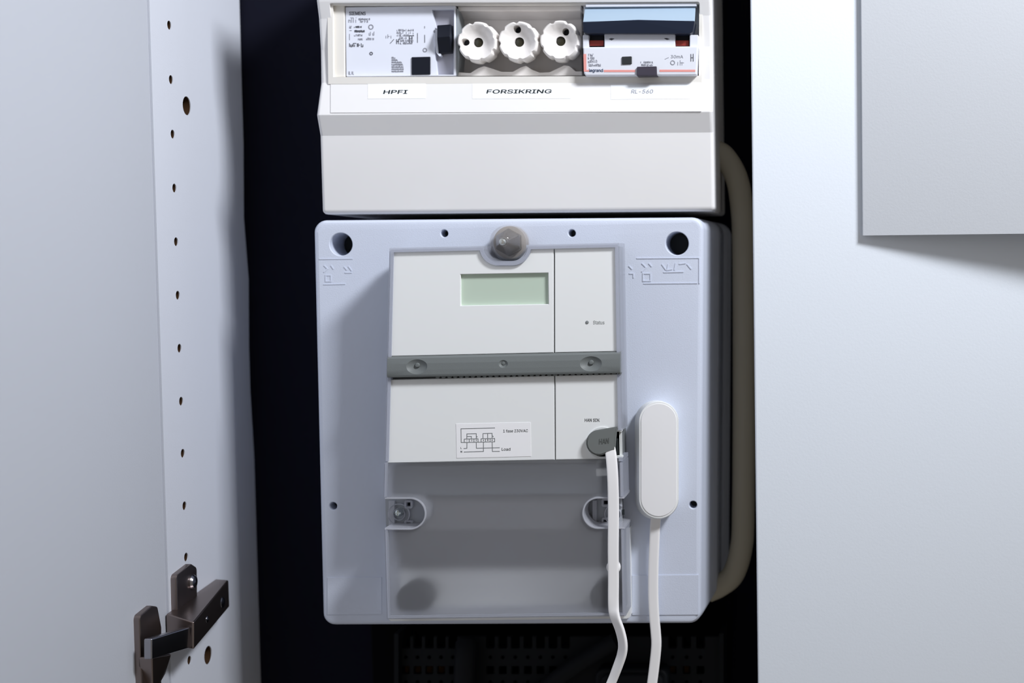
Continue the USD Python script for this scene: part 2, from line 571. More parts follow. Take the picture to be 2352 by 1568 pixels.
for a, b, rr_ in ((506, 1384, 0.0042), (470, 1422, 0.0026)):
    xs = XW + (0.0112 if a > 490 else 0.0146)
    ys, zs = Wx(a, b, xs)
    an = np.linspace(0, 2 * math.pi, 24, endpoint=False)
    part(hg, 'adjusting_screw', rings_mesh([np.c_[np.full(24, xs + dx), ys + k * rr_ * np.cos(an), zs + k * rr_ * np.sin(an)] for k, dx in ((1, -0.003), (1, 0.0008), (0.75, 0.0018), (0.1, 0.0022))]), HINGE_LINK)
lk = [P3x(432, 1443, XW + 0.016), P3x(347, 1469, XW + 0.010), P3x(347, 1510, XW + 0.010), P3x(436, 1483, XW + 0.016)]
part(hg, 'link', hull([p for p in lk] + [p - np.array([0.003, 0, 0]) for p in lk], 0.0008), HINGE_LINK)
xc = xd - 0.0008
part(hg, 'cup_flange', xplate([(321, 1414), (349, 1390), (363, 1392), (372, 1440), (372, 1600), (327, 1600)], xd - 0.004, xd + 0.0022, 0.003, 0.001), HINGE_STEEL)
cp = [P3x(348, 1512, xd + 0.009), P3x(388, 1505, xd + 0.012), P3x(376, 1545, xd + 0.006), P3x(350, 1590, xd + 0.003), P3x(368, 1420, xd + 0.006), P3x(376, 1437, xd + 0.006)]
part(hg, 'cup', hull(cp[:4] + [p - np.array([0.006, 0, 0]) for p in cp[:4]], 0.001), HINGE_STEEL)

hx, hz = W(1981, 541, -0.0125)
tilt = math.radians(8.5)
ht = thing('access_hatch', 'pale grey hatch standing slightly ajar on the plain white front at upper right', 'hatch', (hx, -0.0125, hz))
wz = 0.42
c, s = math.cos(tilt), math.sin(tilt)
hp = rounded(ccw([(0, 0), (0.36, 0), (0.36, -0.003), (0, -0.003)]), 0.0006, 3)
hpr = np.c_[hx + hp[:, 0] * c - (-hp[:, 1]) * 0, -0.0130 - hp[:, 0] * s + hp[:, 1]]
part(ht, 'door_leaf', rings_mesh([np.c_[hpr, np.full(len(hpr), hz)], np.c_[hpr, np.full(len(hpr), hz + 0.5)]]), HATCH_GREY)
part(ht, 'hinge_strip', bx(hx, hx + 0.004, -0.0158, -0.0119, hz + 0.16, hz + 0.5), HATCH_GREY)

# ------------------------------------------------------------------ the thick cable behind
cb = thing('supply_cable', 'thick olive-grey cable looping from the fuse box down behind the meter board', 'cable', (0.14, 0.07, -0.25))
cpath = [(1640, 346), (1665, 362), (1692, 410), (1704, 480), (1708, 580), (1709, 900), (1707, 1180), (1702, 1260), (1684, 1318), (1655, 1344), (1625, 1358)]
part(cb, 'sheath', tube(spline([P3(a, b, 0.062) for a, b in cpath], 10), 0.0150, 0.0150, 18), CONDUIT, smooth=60)

# ------------------------------------------------------------------ black tray under the board
tr = thing('equipment_tray', 'black perforated equipment tray in the dark below the meter board', 'tray', (0, 0.09, -0.45))
yt = 0.060
tz = W(1200, 1420, 0.02)[1]
part(tr, 'back_plate', plate(Polygon([(852, 1390), (1684, 1372), (1668, 1920), (868, 1920)]), 0.088, 0.1), BLACK_VOID)
holes = []
for x0, n_, dx in ((932, 5, 27.0), (1126, 7, 28.8), (1545, 3, 32)):
    for k in range(n_):
        x = x0 + k * dx
        holes.append(Point(x, 1509).buffer(4.5))
        holes.append(sbox(x - 7, 1531, x + 7, 1546).buffer(2))
        holes.append(Point(x, 1566).buffer(4.5))
        holes.append(sbox(x - 7, 1584, x + 7, 1600).buffer(2))
        holes.append(sbox(x - 7, 1452, x + 7, 1486).buffer(3))
        for q_ in range(1616, 1900, 55):
            holes.append(Point(x, q_).buffer(4.5))
            holes.append(sbox(x - 7, q_ + 18, x + 7, q_ + 34).buffer(2))
grid = sbox(905, 1462, 1660, 1920).difference(unary_union(holes))
part(tr, 'perforated_panel', plate(grid, yt, yt + 0.004), BLACK_TRAY)
for a in (905, 1652):
    part(tr, 'side_rib', plate(sbox(a, 1455, a + 10, 1920), yt - 0.008, 0.089), BLACK_TRAY)
for a, b in ((932, 1538), (959, 1538), (986, 1538), (1013, 1538), (1545, 1538), (1577, 1538)):
    part(tr, 'terminal', slab(Q([(a - 6, b - 7), (a + 6, b - 7), (a + 6, b + 7), (a - 6, b + 7)], yt + 0.008), yt + 0.008, 0.089, 0.0006, 0.0004), AMBER)
du = thing('cable_duct', 'upright black hose crossing the perforated tray', 'hose', tuple(P3(1068, 1560, 0.05)))
part(du, 'hose', tube(spline([P3(a, b, yy) for a, b, yy in ((1072, 1476, 0.054), (1070, 1500, 0.050), (1068, 1540, 0.049), (1066, 1600, 0.049), (1064, 1660, 0.049), (1062, 1900, 0.049))], 8), 0.0145, 0.0145, 20), BLACK_HOSE, smooth=60)
d2 = thing('flexible_conduit', 'slanting black hose right of the tray holes', 'hose', tuple(P3(1300, 1540, 0.05)))
part(d2, 'hose', tube(spline([P3(a, b, 0.049) for a, b in ((1415, 1472), (1370, 1500), (1320, 1530), (1265, 1570), (1200, 1630), (1150, 1720), (1130, 1900))], 8), 0.0115, 0.0115, 20), BLACK_HOSE, smooth=60)
so = thing('socket_box', 'black rounded socket box in the tray below the hanging white cables', 'socket', tuple(P3(1450, 1600, 0.05)))
part(so, 'housing', slab(Q([(1366, 1536), (1534, 1536), (1534, 1660), (1366, 1660)], 0.044), 0.044, yt + 0.001, 0.006, 0.002), BLACK_TRAY)
part(so, 'lid', slab(Q([(1378, 1549), (1522, 1549), (1522, 1660), (1378, 1660)], 0.040), 0.040, 0.0445, 0.005, 0.002), BLACK_HOSE)

# ------------------------------------------------------------------ the fuse box
XL = W(737, 440, 0.002)[0]
XR = W(1641, 440, 0.002)[0]
zc = lambda py, y: W(1190, py, y)[1]
fb = thing('fuse_box', 'cream plastic fuse box with a slanted ledge above the meter board', 'fuse box', (0, Y_BACK, zc(488, 0.002)))
Y_FR, Y_LEDGE, Y_LOW = 0.006, -0.0034, 0.002


def slope_y(px, py):
    """Depth of the slanted name field at a pixel."""
    z0, z1 = zc(186, Y_FR), zc(260, Y_LEDGE)
    y = Y_FR
    for _ in range(6):
        z = W(px, py, y)[1]
        y = Y_FR + (z0 - z) / (z0 - z1) * (Y_LEDGE - Y_FR)
    return y


prof = [(Y_BACK, zc(488, Y_LOW)), (Y_LOW + 0.0006, zc(488, Y_LOW)), (Y_LOW, zc(308, Y_LOW)), (Y_LEDGE, zc(260, Y_LEDGE)),
        (Y_FR, zc(186, Y_FR)), (Y_FR + 0.0008, zc(110, Y_FR)), (Y_FR - 0.001, zc(40, Y_FR)), (Y_LOW, zc(0, Y_LOW)), (Y_LOW - 0.002, zc(-60, Y_LOW)), (Y_LOW - 0.002, zc(-160, Y_LOW)), (Y_BACK, zc(-160, Y_LOW))]
rad = [0.003, 0.003, 0.001, 0.001, 0.002, 0.004, 0.004, 0.004, 0.004, 0.004, 0.003]
hs = sweep_x(prof[::-1], XL, XR, rad[::-1], 0.0025)
win = [(761, 9), (1608, 6), (1607, 177), (763, 180)]
a = ccw(Q(win, Y_FR))
hole = slab(a, -0.03, 0.055, 0.0012, 0, 4)
part(fb, 'housing', cut(hs, hole), CREAM)
part(fb, 'blanking_plate', slab(Q([(763, 12), (791, 12), (792, 177), (765, 178)], Y_FR + 0.0015), Y_FR + 0.0015, 0.03, 0.0005, 0.0006), CREAM_TRIM)
fr = Polygon([(752, 5), (1614, 2), (1612, 190), (754, 193)]).difference(Polygon([(764, 12), (1606, 9), (1605, 174), (765, 177)]))
part(fb, 'window_frame', plate(fr, Y_FR - 0.0012, Y_FR + 0.004), CREAM_TRIM)
part(fb, 'name_strip', decal(Polygon([(760, 193), (1611, 190), (1611, 256), (760, 259)]), slope_y, 0.0005), CREAM)
for k, (x0, x1, y0, y1, txt, tx0, tx1, ty, ink) in enumerate(((845, 978, 192, 227, 'HPFI', 880, 935, 215.5, PRINT), (1085, 1311, 192, 227, 'FORSIKRING', 1117, 1266, 214.5, PRINT), (1403, 1585, 194, 228, 'RL-560', 1449, 1499, 214.5, PRINT_GREY))):
    p = part(fb, 'paper_label', decal(Polygon([(x0, y0 + 1), (x1, y0), (x1, y1 - 1), (x0, y1)]), lambda a, b: slope_y(a, b) - 0.0004, 0.0003), PAPER)
    part(p, 'lettering', decal(text_poly(txt, tx0, tx1, ty, 8.5, True, 0.25, -0.004), lambda a, b: slope_y(a, b) - 0.0007, 0.0001), ink, kind='stuff')

# --- residual current breaker at the left
YD = 0.0085
rc = thing('residual_current_breaker', 'grey four-module breaker with black lever at the left of the fuse box window', 'circuit breaker', tuple(P3(920, 175, 0.02)))
body = slab(Q([(793, 16), (1046, 13), (1047, 174), (795, 176)], YD), YD, 0.054, 0.0006, 0.0005)
rec = plate(Polygon([(991, 22), (1042, 21), (1041, 171), (1003, 171), (998, 120), (999, 60)]), YD - 0.001, YD + 0.004)
part(rc, 'body', cut(body, rec), DEVICE_GREY)
part(rc, 'lever_well', plate(Polygon([(991, 22), (1042, 21), (1041, 171), (1003, 171), (998, 120), (999, 60)]), YD + 0.0035, YD + 0.0045), mat('grey_well_plastic', (176, 176, 188), 0.5))
lv = [P3(1006, 60, YD - 0.001), P3(1034, 58, YD - 0.001), P3(1032, 84, YD - 0.006), P3(1006, 86, YD - 0.006), P3(1035, 119, YD - 0.001), P3(1009, 121, YD - 0.001)]
part(rc, 'lever', hull(lv + [p * [1, 0, 1] + [0, YD + 0.004, 0] for p in lv], 0.0005), BLACK_PLASTIC)
part(rc, 'lever_rim', plate(LineString([(1003, 70), (1001, 92), (1004, 118), (1010, 126)]).buffer(3), YD - 0.001, YD + 0.004), DEVICE_GREY)
part(rc, 'test_button', slab(Q([(945, 131), (988, 130), (988, 171), (945, 172)], YD - 0.0008), YD - 0.0008, YD + 0.003, 0.0004, 0.0004), BLACK_PLASTIC)
yd_ = lambda a, b: YD
dark = [text_poly('SIEMENS', 802, 840, 34.5, 7.5, True), scribble(803, 838, 99.5, 107.5, 3, 1.5), scribble(815, 838, 69.5, 74, 4, 1.3, 0.9), scribble(814, 831, 60, 64, 5, 1.2), Point(852.5, 123).buffer(4).difference(Point(852.5, 123).buffer(2))]
dark += [scribble(906, 921, 90, 101, 6, 1.4), scribble(940, 951, 82, 99, 16, 1.3), strokes([[(896, 100), (905, 90)], [(959, 76), (959, 98)], [(975.5, 80), (975.5, 98)]], 1.2)]
grey = [scribble(801, 819, 41, 52, 7), scribble(823, 850, 42, 46, 8), scribble(828, 845, 46, 52, 9), scribble(814, 832, 79, 83, 10), scribble(823, 833, 88, 92, 11), Point(852, 62).buffer(6).difference(Point(852, 62).buffer(3.8)), scribble(848, 860, 73, 81, 12), scribble(842, 859, 87, 92, 13),
        scribble(803, 808, 60, 65, 14), scribble(803, 808, 70, 92, 15), scribble(883, 904, 79, 88, 17), Point(976, 115).buffer(5).difference(Point(976, 115).buffer(3)), strokes([[(975.5, 60), (975.5, 65)]], 1.4), scribble(801, 813, 164, 171, 18), Point(999, 72).buffer(3.4)]
for k in range(7):
    grey.append(scribble(900, (908, 914, 923, 926, 927, 927, 926)[k], 131 + 5.2 * k, 134.4 + 5.2 * k, 30 + k, 0.9, 0.8))
for k in range(6):
    grey.append(scribble(912 + 2 * (k > 2), 950, 67 + 6 * k, 71.5 + 6 * k, 50 + k, 0.9, 0.5))
part(rc, 'dark_lettering', decal(unary_union(dark), yd_), PRINT_DARKGREY, kind='stuff')
part(rc, 'grey_lettering', decal(unary_union(grey), yd_), PRINT_GREY, kind='stuff')

# --- screw-fuse base with its three caps
fs = thing('fuse_holder', 'white three-way fuse holder with wavy skirt behind the three round screw fuses', 'fuse holder', tuple(P3(1192, 172, 0.03)))
part(fs, 'back_plate', slab(Q([(1049, 14), (1336, 12), (1337, 173), (1050, 174)], 0.024), 0.024, 0.054, 0.0005, 0.0004), CERAMIC_BASE)
part(fs, 'top_ledge', slab(Q([(1051, 15), (1335, 13), (1334, 24), (1053, 25)], 0.012), 0.012, 0.026, 0.0004, 0.0004), CERAMIC)
part(fs, 'slanted_top', hull([P3(1055, 45, 0.0235), P3(1333, 43, 0.0235), P3(1055, 24, 0.0165), P3(1333, 22, 0.0165), P3(1055, 24, 0.025), P3(1333, 22, 0.025)], 0.0003), CERAMIC_BASE)
skirt = [(1051, 174), (1336, 173), (1336, 164), (1322, 164), (1308, 152), (1296, 150), (1284, 156), (1262, 166), (1240, 167), (1222, 160), (1208, 151), (1196, 155), (1178, 165), (1152, 165), (1128, 157), (1112, 152), (1098, 157), (1080, 168), (1052, 166)]
part(fs, 'skirt', plate(Polygon(skirt), 0.012, 0.026), CERAMIC)
part(fs, 'end_wall', plate(Polygon([(1048, 20), (1052, 20), (1055, 60), (1052, 100), (1055, 130), (1051, 172), (1048, 172)]), 0.010, 0.030), mat('end_wall_plastic', (150, 156, 160), 0.5))
caps = [(1095, 95, -47, 180, 'white ceramic screw fuse next to the black lever, its small hole at the side'), (1189.5, 94, -45, 95, 'middle white ceramic screw fuse, its small hole straight above the large one'), (1285, 92, -45, 58, 'white ceramic screw fuse next to the blue-topped breaker, small hole at upper right')]
for cx_, cy_, _, hole_ang, lab in caps:
    YC = 0.0005
    x, z = W(cx_, cy_, YC)
    t = thing('screw_fuse', lab, 'fuse', (x, YC, z), group='round screw fuses')
    R = 47.0 / F_PX * 0.9
    n = 144
    th = np.linspace(0, 2 * math.pi, n, endpoint=False)
    ph = 0.25 if hole_ang > 100 else (0.1 if hole_ang > 60 else 0.38)
    lobes = 1 - 0.085 * np.clip((np.cos(8 * (th - ph)) - 0.45) / 0.55, 0, 1)
    rr = []
    for k, y, lo in ((0.80, 0.020, 0.0), (0.98, 0.012, 1), (1.0, 0.006, 1), (0.985, 0.0035, 1), (0.95, 0.0012, 1), (0.88, 0.0, 0.8), (0.78, 0.0003, 0.2), (0.60, 0.0026, 0), (0.46, 0.0038, 0), (0.30, 0.0044, 0)):
        r_ = R * k * (1 + (lobes - 1) * lo)
        rr.append(np.c_[x + r_ * np.cos(th), np.full(n, YC + y), z + r_ * np.sin(th)])
    capm = rings_mesh(rr)
    mm = 0.9 / F_PX
    hx_, hz_ = x + 28 * mm * math.cos(math.radians(hole_ang)), z + 28 * mm * math.sin(math.radians(hole_ang))
    if hole_ang < 90:
        hx_, hz_ = x + 24 * mm * math.cos(math.radians(hole_ang)), z + 24 * mm * math.sin(math.radians(hole_ang))
    part(t, 'cap', cut(capm, cyl_y(x, z, 11 * mm, -0.01, YC + 0.010), cyl_y(hx_, hz_, 8.2 * mm, -0.01, YC + 0.012)), CERAMIC)
    part(t, 'inspection_window', lathe_y(x, z, [(0.0001, YC + 0.0052), (0.006 * 0.4, YC + 0.0055), (11.2 * mm, YC + 0.0066), (11.2 * mm, YC + 0.0105)], 32), DARK_GLASS)
    part(t, 'test_hole_plug', cyl_y(hx_, hz_, 8.2 * mm, YC + 0.0085, YC + 0.0122, 24), BLACK_PLASTIC)

# --- the second breaker with the wide lever
YR = -0.002
r2 = thing('lever_breaker', 'white breaker with a wide blue and navy lever bar right of the screw fuses', 'circuit breaker', tuple(P3(1472, 174, 0.02)))
bodyp = [(1339, 108), (1603, 106), (1600, 172), (1345, 174), (1341, 168)]
part(r2, 'body', slab(Q(bodyp, YR), YR, 0.054, 0.0008, 0.0008), DEVICE_WHITE)
part(r2, 'rear_body', slab(Q([(1340, 12), (1605, 10), (1604, 120), (1341, 120)], 0.012), 0.012, 0.054, 0.0006, 0.0005), DEVICE_WHITE)
part(r2, 'top_rail', slab(Q([(1345, 9), (1600, 7), (1600, 14), (1345, 16)], 0.004), 0.004, 0.02, 0.0003, 0.0003), DEVICE_WHITE)
part(r2, 'lever_hood', hull([P3(1345, 18, 0.0075), P3(1596, 15, 0.0075), P3(1341, 50, -0.004), P3(1594, 48, -0.004), P3(1345, 18, 0.012), P3(1596, 15, 0.012), P3(1341, 52, 0.010), P3(1594, 50, 0.010)], 0.0005), HOOD_BLUE)
lip = [P3(1340, 52, -0.0045), P3(1466, 47, -0.0050), P3(1594, 50, -0.0045), P3(1341, 72, -0.003), P3(1350, 75, -0.003), P3(1590, 72, -0.003), P3(1585, 76, -0.003)]
part(r2, 'lever_lip', hull(lip + [p * [1, 0, 1] + [0, 0.008, 0] for p in lip], 0.0004), LIP_NAVY)
for x0, x1 in ((1354, 1386), (1551, 1582)):
    part(r2, 'lever_arm', slab(Q([(x0, 72), (x1, 72), (x1, 108), (x0, 108)], 0.005), 0.005, 0.014, 0.0003, 0.0003), BLACK_PLASTIC)
    part(r2, 'red_flag', slab(Q([(x0, 92.5), (x1, 92.5), (x1, 105), (x0, 105)], 0.0035), 0.0035, 0.006, 0.0002, 0.0002), RED_PLASTIC)
cb_ = slab(Q([(1388, 77), (1550, 75), (1551, 112), (1388, 113)], 0.0005), 0.0005, 0.014, 0.0006, 0.0005)
part(r2, 'centre_block', cut(cb_, *[plate(Polygon(q_), -0.001, 0.004) for q_ in ([(1397, 89), (1403, 86), (1411, 88), (1404, 92)], [(1538, 89), (1531, 86), (1524, 87), (1531, 91)])]), DEVICE_WHITE)
for x0, x1 in ((1338.5, 1352), (1584, 1604)):
    part(r2, 'shoulder', slab(Q([(x0, 80), (x1, 80), (x1, 112), (x0, 112)], 0.0005), 0.0005, 0.014, 0.0006, 0.0005), DEVICE_WHITE)
part(r2, 'test_button', slab(Q([(1428, 130), (1451, 129), (1451, 147), (1428, 148)], YR - 0.0008), YR - 0.0008, 0.004, 0.0005, 0.0004), mat('dark_button_plastic', (44, 48, 50), 0.4))
part(r2, 'rail_clip', slab(Q([(1463, 153), (1508, 152), (1509, 173.5), (1462, 174)], YR - 0.0015), YR - 0.0015, 0.01, 0.0004, 0.0004), CLIP_PLASTIC)
yr_ = lambda a, b: YR
part(r2, 'red_line', decal(unary_union([Polygon([(1340, 124), (1346.5, 124), (1347, 160), (1341, 164)]), sbox(1341, 160.5, 1353, 164.5), sbox(1387, 160.5, 1459, 165.5), sbox(1515, 160, 1597, 165)]), yr_), PRINT_RED)
part(r2, 'maker_lettering', decal(text_poly('legrand', 1353, 1385, 165, 7.0, True), yr_), PRINT_BLUE, kind='stuff')
g2 = [scribble(1352, 1364, 124, 129, 71), scribble(1351, 1366, 131, 136, 72), scribble(1351, 1372, 138, 144, 73, 1.0, 0.8), scribble(1353, 1380, 147, 152, 74, 1.0, 0.8), scribble(1472, 1500, 141, 145, 75), scribble(1472, 1500, 147, 151, 76), text_poly('30mA', 1541, 1569, 133.5, 7.0), Point(1545, 144).buffer(5.5).difference(Point(1545, 144).buffer(3.6)), scribble(1557, 1571, 138, 150, 78, 1.0, 0.7), strokes([[(1527, 136), (1536, 132)]], 1)]
part(r2, 'grey_lettering', decal(unary_union(g2), yr_), PRINT_GREY, kind='stuff')
part(r2, 'dark_lettering', decal(scribble(1587, 1593, 124, 141, 79, 1.6, 0.9), yr_), PRINT_DARKGREY, kind='stuff')

# ------------------------------------------------------------------ the meter board
mb = thing('meter_board', 'blue-grey moulded meter board with round corner holes below the fuse box', 'mounting board', tuple(P3(1180, 1430, Y_BACK)))
YB = 0.0
front = ccw(Q([(722, 506), (1617, 499), (1611, 1430), (744, 1434)], YB + 0.003))
(f0, f1, f2, f3) = [np.array(W(a, b, YB + 0.003)) for a, b in ((722, 506), (1617, 499), (1611, 1430), (744, 1434))]
backp = [f0 + [-0.009, -0.001], f1 + [0.011, -0.001], f2 + [0.011, 0.006], f3 + [-0.009, 0.006]]
midp = [f0 + [-0.001, 0], f1 + [0.0012, 0], f2 + [0.0012, 0], f3 + [-0.001, 0]]


def bring(poly, d, r, y):
    q = rounded(inset(ccw(poly), d), r, 8)
    return np.c_[q[:, 0], np.full(len(q), y), q[:, 1]]


fp = [f0, f1, f2, f3]
bm = rings_mesh([bring(fp, 0.0032, 0.0045, YB), bring(fp, 0.0016, 0.0058, YB + 0.0005), bring(fp, 0.0005, 0.0070, YB + 0.0018), bring(fp, 0, 0.0075, YB + 0.0036), bring(midp, 0, 0.008, YB + 0.012), bring(backp, 0, 0.009, Y_BACK)])
mm = 0.9 / F_PX
cuts = []
for a, b, r in ((783, 561, 26), (1555, 559, 26.5), (1020.5, 536, 8.5), (1313.5, 535.5, 8.5), (765, 1162, 9), (1592, 1159, 9)):
    x, z = W(a, b, YB)
    cuts.append(cyl_y(x, z, r * mm, -0.01, YB + (0.05 if r > 20 else 0.02), 40))
    cuts.append(cyl_y(x, z, (r + 2.4) * mm, -0.0004, YB + 0.0006, 40, r * mm))
part(mb, 'board', cut(bm, *cuts), BOARD)
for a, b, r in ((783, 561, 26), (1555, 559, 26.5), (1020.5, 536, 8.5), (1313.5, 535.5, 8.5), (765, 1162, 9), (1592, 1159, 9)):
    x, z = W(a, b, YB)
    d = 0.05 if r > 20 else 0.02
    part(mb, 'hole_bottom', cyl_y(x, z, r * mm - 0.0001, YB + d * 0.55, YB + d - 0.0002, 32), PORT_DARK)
em = [strokes([[(733, 595), (810, 594)]], 2), strokes([[(743, 653), (793, 652)]], 2), strokes([[(744, 609), (752, 617), (744, 625)], [(760, 609), (766, 618)], [(748, 632), (760, 632), (760, 646), (748, 646), (748, 632)], [(790, 612), (797, 620)], [(800, 611), (808, 622)], [(792, 626), (808, 626)]], 2.5)]
em2 = [strokes([[(1462, 593), (1606, 592), (1606, 651)]], 2), strokes([[(1478, 651), (1602, 650)]], 2), strokes([[(1474, 604), (1484, 614), (1474, 624)], [(1490, 604), (1497, 612)], [(1477, 628), (1494, 628), (1494, 645), (1477, 645), (1477, 628)], [(1444, 610), (1452, 618)], [(1445, 628), (1455, 628), (1455, 638)], [(1520, 606), (1530, 620)], [(1535, 606), (1532, 620), (1544, 618)], [(1552, 604), (1549, 620)], [(1560, 606), (1575, 604)], [(1578, 606), (1588, 618)], [(1524, 625), (1570, 624)]], 2.5)]
part(mb, 'embossed_marks', plate(unary_union(em), -0.00028, 0.0005), BOARD)
part(mb, 'embossed_marks', plate(unary_union(em2), -0.00035, 0.0005), BOARD)
part(mb, 'label_field', plate(Polygon([(1452, 1321), (1604, 1320), (1604, 1411), (1452, 1412)]), -0.0005, 0.0005), BOARD)
part(mb, 'label_field', plate(Polygon([(752, 1326), (876, 1325), (876, 1410), (752, 1411)]), -0.0004, 0.0005), BOARD)

# ------------------------------------------------------------------ the electricity meter
YM = -0.034
me = thing('electricity_meter', 'white electricity meter with green-grey display and frosted terminal cover', 'meter', tuple(P3(1166, 1420, 0.0)))
outline = [(895, 570), (1422, 558), (1426, 812), (1429, 990), (1432, 1140), (1437, 1414), (889, 1421), (883, 1212), (881, 1143), (889, 820)]
notch = unary_union([sbox(1114, 480, 1207, 566), Point(1145, 566).buffer(33), Point(1176, 566).buffer(33), sbox(1145, 530, 1176, 599)])
lug_l = unary_union([sbox(860, 1146, 942, 1212), Point(942, 1179).buffer(33)])
lug_r = unary_union([sbox(1374, 1145, 1470, 1210), Point(1374, 1177.5).buffer(32.5)])
O = Polygon(outline)
O_up = O.difference(sbox(800, 1058, 1500, 1500))
port_cut = unary_union([sbox(1385, 990, 1470, 1048), Point(1384, 1017).buffer(33)])

part(me, 'rear_case', plate(O.buffer(-7).difference(notch.buffer(8)).difference(lug_l).difference(lug_r).intersection(sbox(800, 500, 1500, 1062)), YM + 0.004, 0.0), METER_SEAM)
part(me, 'terminal_base', plate(O.buffer(-9).difference(lug_l.buffer(4)).difference(lug_r.buffer(4)).intersection(sbox(800, 1064, 1500, 1500)), -0.004, 0.0), METER_BASE)
part(me, 'base_lip', plate(Polygon([(892, 1405), (1436, 1400), (1437, 1215), (1444, 1215), (1446.5, 1417), (1440, 1420), (898, 1426), (892, 1421)]), -0.012, 0.0), METER_WHITE)
tbl = [P3(905, 1072, -0.020), P3(1412, 1064, -0.020), P3(905, 1215, -0.020), P3(1412, 1212, -0.020), P3(905, 1300, -0.006), P3(1412, 1298, -0.006)]
part(me, 'terminal_block', cut(hull(tbl + [p * [1, 0, 1] + [0, -0.0035, 0] for p in tbl], 0.0008), plate(lug_l.buffer(4), -0.04, 0.01), plate(lug_r.buffer(4), -0.04, 0.01)), TERMINAL)
part(me, 'terminal_step', cut(slab(Q([(905, 1070), (1412, 1062), (1412, 1135), (905, 1140)], -0.024), -0.024, -0.019, 0.002, 0.001), plate(lug_l.buffer(4), -0.04, 0.01), plate(lug_r.buffer(4), -0.04, 0.01)), mat('terminal_step_plastic', (116, 121, 128), 0.5))
part(me, 'indicator_block', slab(Q([(1368, 1076), (1394, 1075), (1395, 1093), (1369, 1094)], -0.029), -0.029, -0.02, 0.001, 0.001), METER_WHITE)
for a, b in ((943, 1382), (1390, 1376)):
    x, z = W(a, b, -0.026)
    part(me, 'terminal_screw', lathe_y(x, z, [(0.001, -0.0225), (0.0090, -0.0222), (0.0102, -0.0205), (0.0102, -0.003)], 40), TERMINAL_DARK)

# front panels
def panel(poly, y0, y1):
    """A front panel with a fine eased edge."""
    return join(plate(poly, y0 + 0.0003, y1), plate(poly.buffer(-1.2), y0, y0 + 0.00035))


up_l = Polygon([(898, 577), (1271.7, 569.5), (1272, 809.5), (892.5, 818)]).difference(notch.buffer(11))
up_r = Polygon([(1274.2, 569.5), (1416, 566), (1420, 806.5), (1274.5, 809.5)]).difference(notch.buffer(11))
lcd = Polygon([(1058, 630), (1259, 626.5), (1260, 698), (1058, 701.5)])
part(me, 'upper_panel', panel(up_l.difference(lcd), YM, YM + 0.005), METER_WHITE)
usp = part(me, 'side_panel', panel(up_r, YM, YM + 0.005), METER_WHITE)
part(me, 'display', plate(lcd.buffer(1), YM + 0.0022, YM + 0.0048), LCD, label='green-grey liquid crystal display, blank')
ymf = lambda a, b: YM
part(usp, 'status_lamp', lathe_y(*W(1348.5, 740, YM), [(0.0003, YM - 0.0005), (0.0009, YM - 0.0003), (0.0012, YM + 0.0004)], 24), mat('lamp_grey', (132, 136, 138), 0.3))
part(usp, 'lettering', decal(text_poly('Status', 1362.5, 1388.5, 744, 8.0), ymf), mat('pale_grey_print', (160, 164, 164), 0.6), kind='stuff')

lo_l = Polygon([(890.5, 872), (1273, 862.5), (1274, 1055.5), (888.5, 1063)])
lo_r = Polygon([(1275.5, 862.5), (1420, 859), (1424, 1053), (1276.3, 1055.5)])
part(me, 'lower_panel', panel(lo_l, YM, YM + 0.005), METER_WHITE)
lsp = part(me, 'side_panel', panel(lo_r.difference(port_cut), YM, YM + 0.005), METER_WHITE)
part(lsp, 'lettering', decal(text_poly('HAN SDK', 1343.5, 1377.5, 968, 7.2), ymf), mat('sdk_print', (92, 95, 97), 0.6), kind='stuff')

# grey band with its dimples
band = ccw(Q([(891, 819.5), (1424, 807.5), (1425, 857), (889.5, 868)], YM - 0.0035))
bd = sweep = None
bl, br = W(890, 843, YM - 0.003)[0], W(1424.5, 832, YM - 0.003)[0]
zl_t, zl_b = W(890, 819, YM - 0.002)[1], W(890, 867, YM - 0.004)[1]
zr_t, zr_b = W(1430, 807.5, YM - 0.002)[1], W(1430, 857, YM - 0.004)[1]
sec = [(YM - 0.0012, 0.0), (YM - 0.0026, 0.10), (YM - 0.0036, 0.35), (YM - 0.0041, 0.65), (YM - 0.0043, 0.90), (YM - 0.0038, 0.985), (YM - 0.003, 1.0), (YM + 0.004, 1.0), (YM + 0.004, 0.0)]
rg = []
for x, zt, zb in ((bl, zl_t, zl_b), (br, zr_t, zr_b)):
    rg.append(np.array([[x, y, zt + (zb - zt) * k] for y, k in sec]))
bandm = rings_mesh(rg)
dimples, pegs = [], []
for a, b, rx, rz in ((957, 839, 25.5, 19.5), (1357, 832.5, 26.5, 19.5), (1155.5, 834.5, 11.5, 10.5)):
    x, z = W(a, b, YM - 0.004)
    rad_ = rx * mm * 0.96
    dep = 0.0024 if rx > 20 else 0.0016
    Rs = (rad_ ** 2 + dep ** 2) / (2 * dep)
    sp = m3.Manifold.sphere(Rs, 96).translate([0, -Rs + dep, 0]).scale([1, 1, rz / rx]).translate([x, YM - 0.0041, z])
    dimples.append(sp)
    pr_ = 5.5 if rx > 20 else 5
    pegs.append(lathe_y(x, z, [(0.0002, YM - 0.0032), (pr_ * 0.7 * mm, YM - 0.0031), (pr_ * mm, YM - 0.0024), (pr_ * mm, YM + 0.001)], 24))
bp = part(me, 'grey_band', cut(bandm, *dimples), METER_GREY)
for p_ in pegs:
    part(bp, 'peg', p_, METER_GREY)
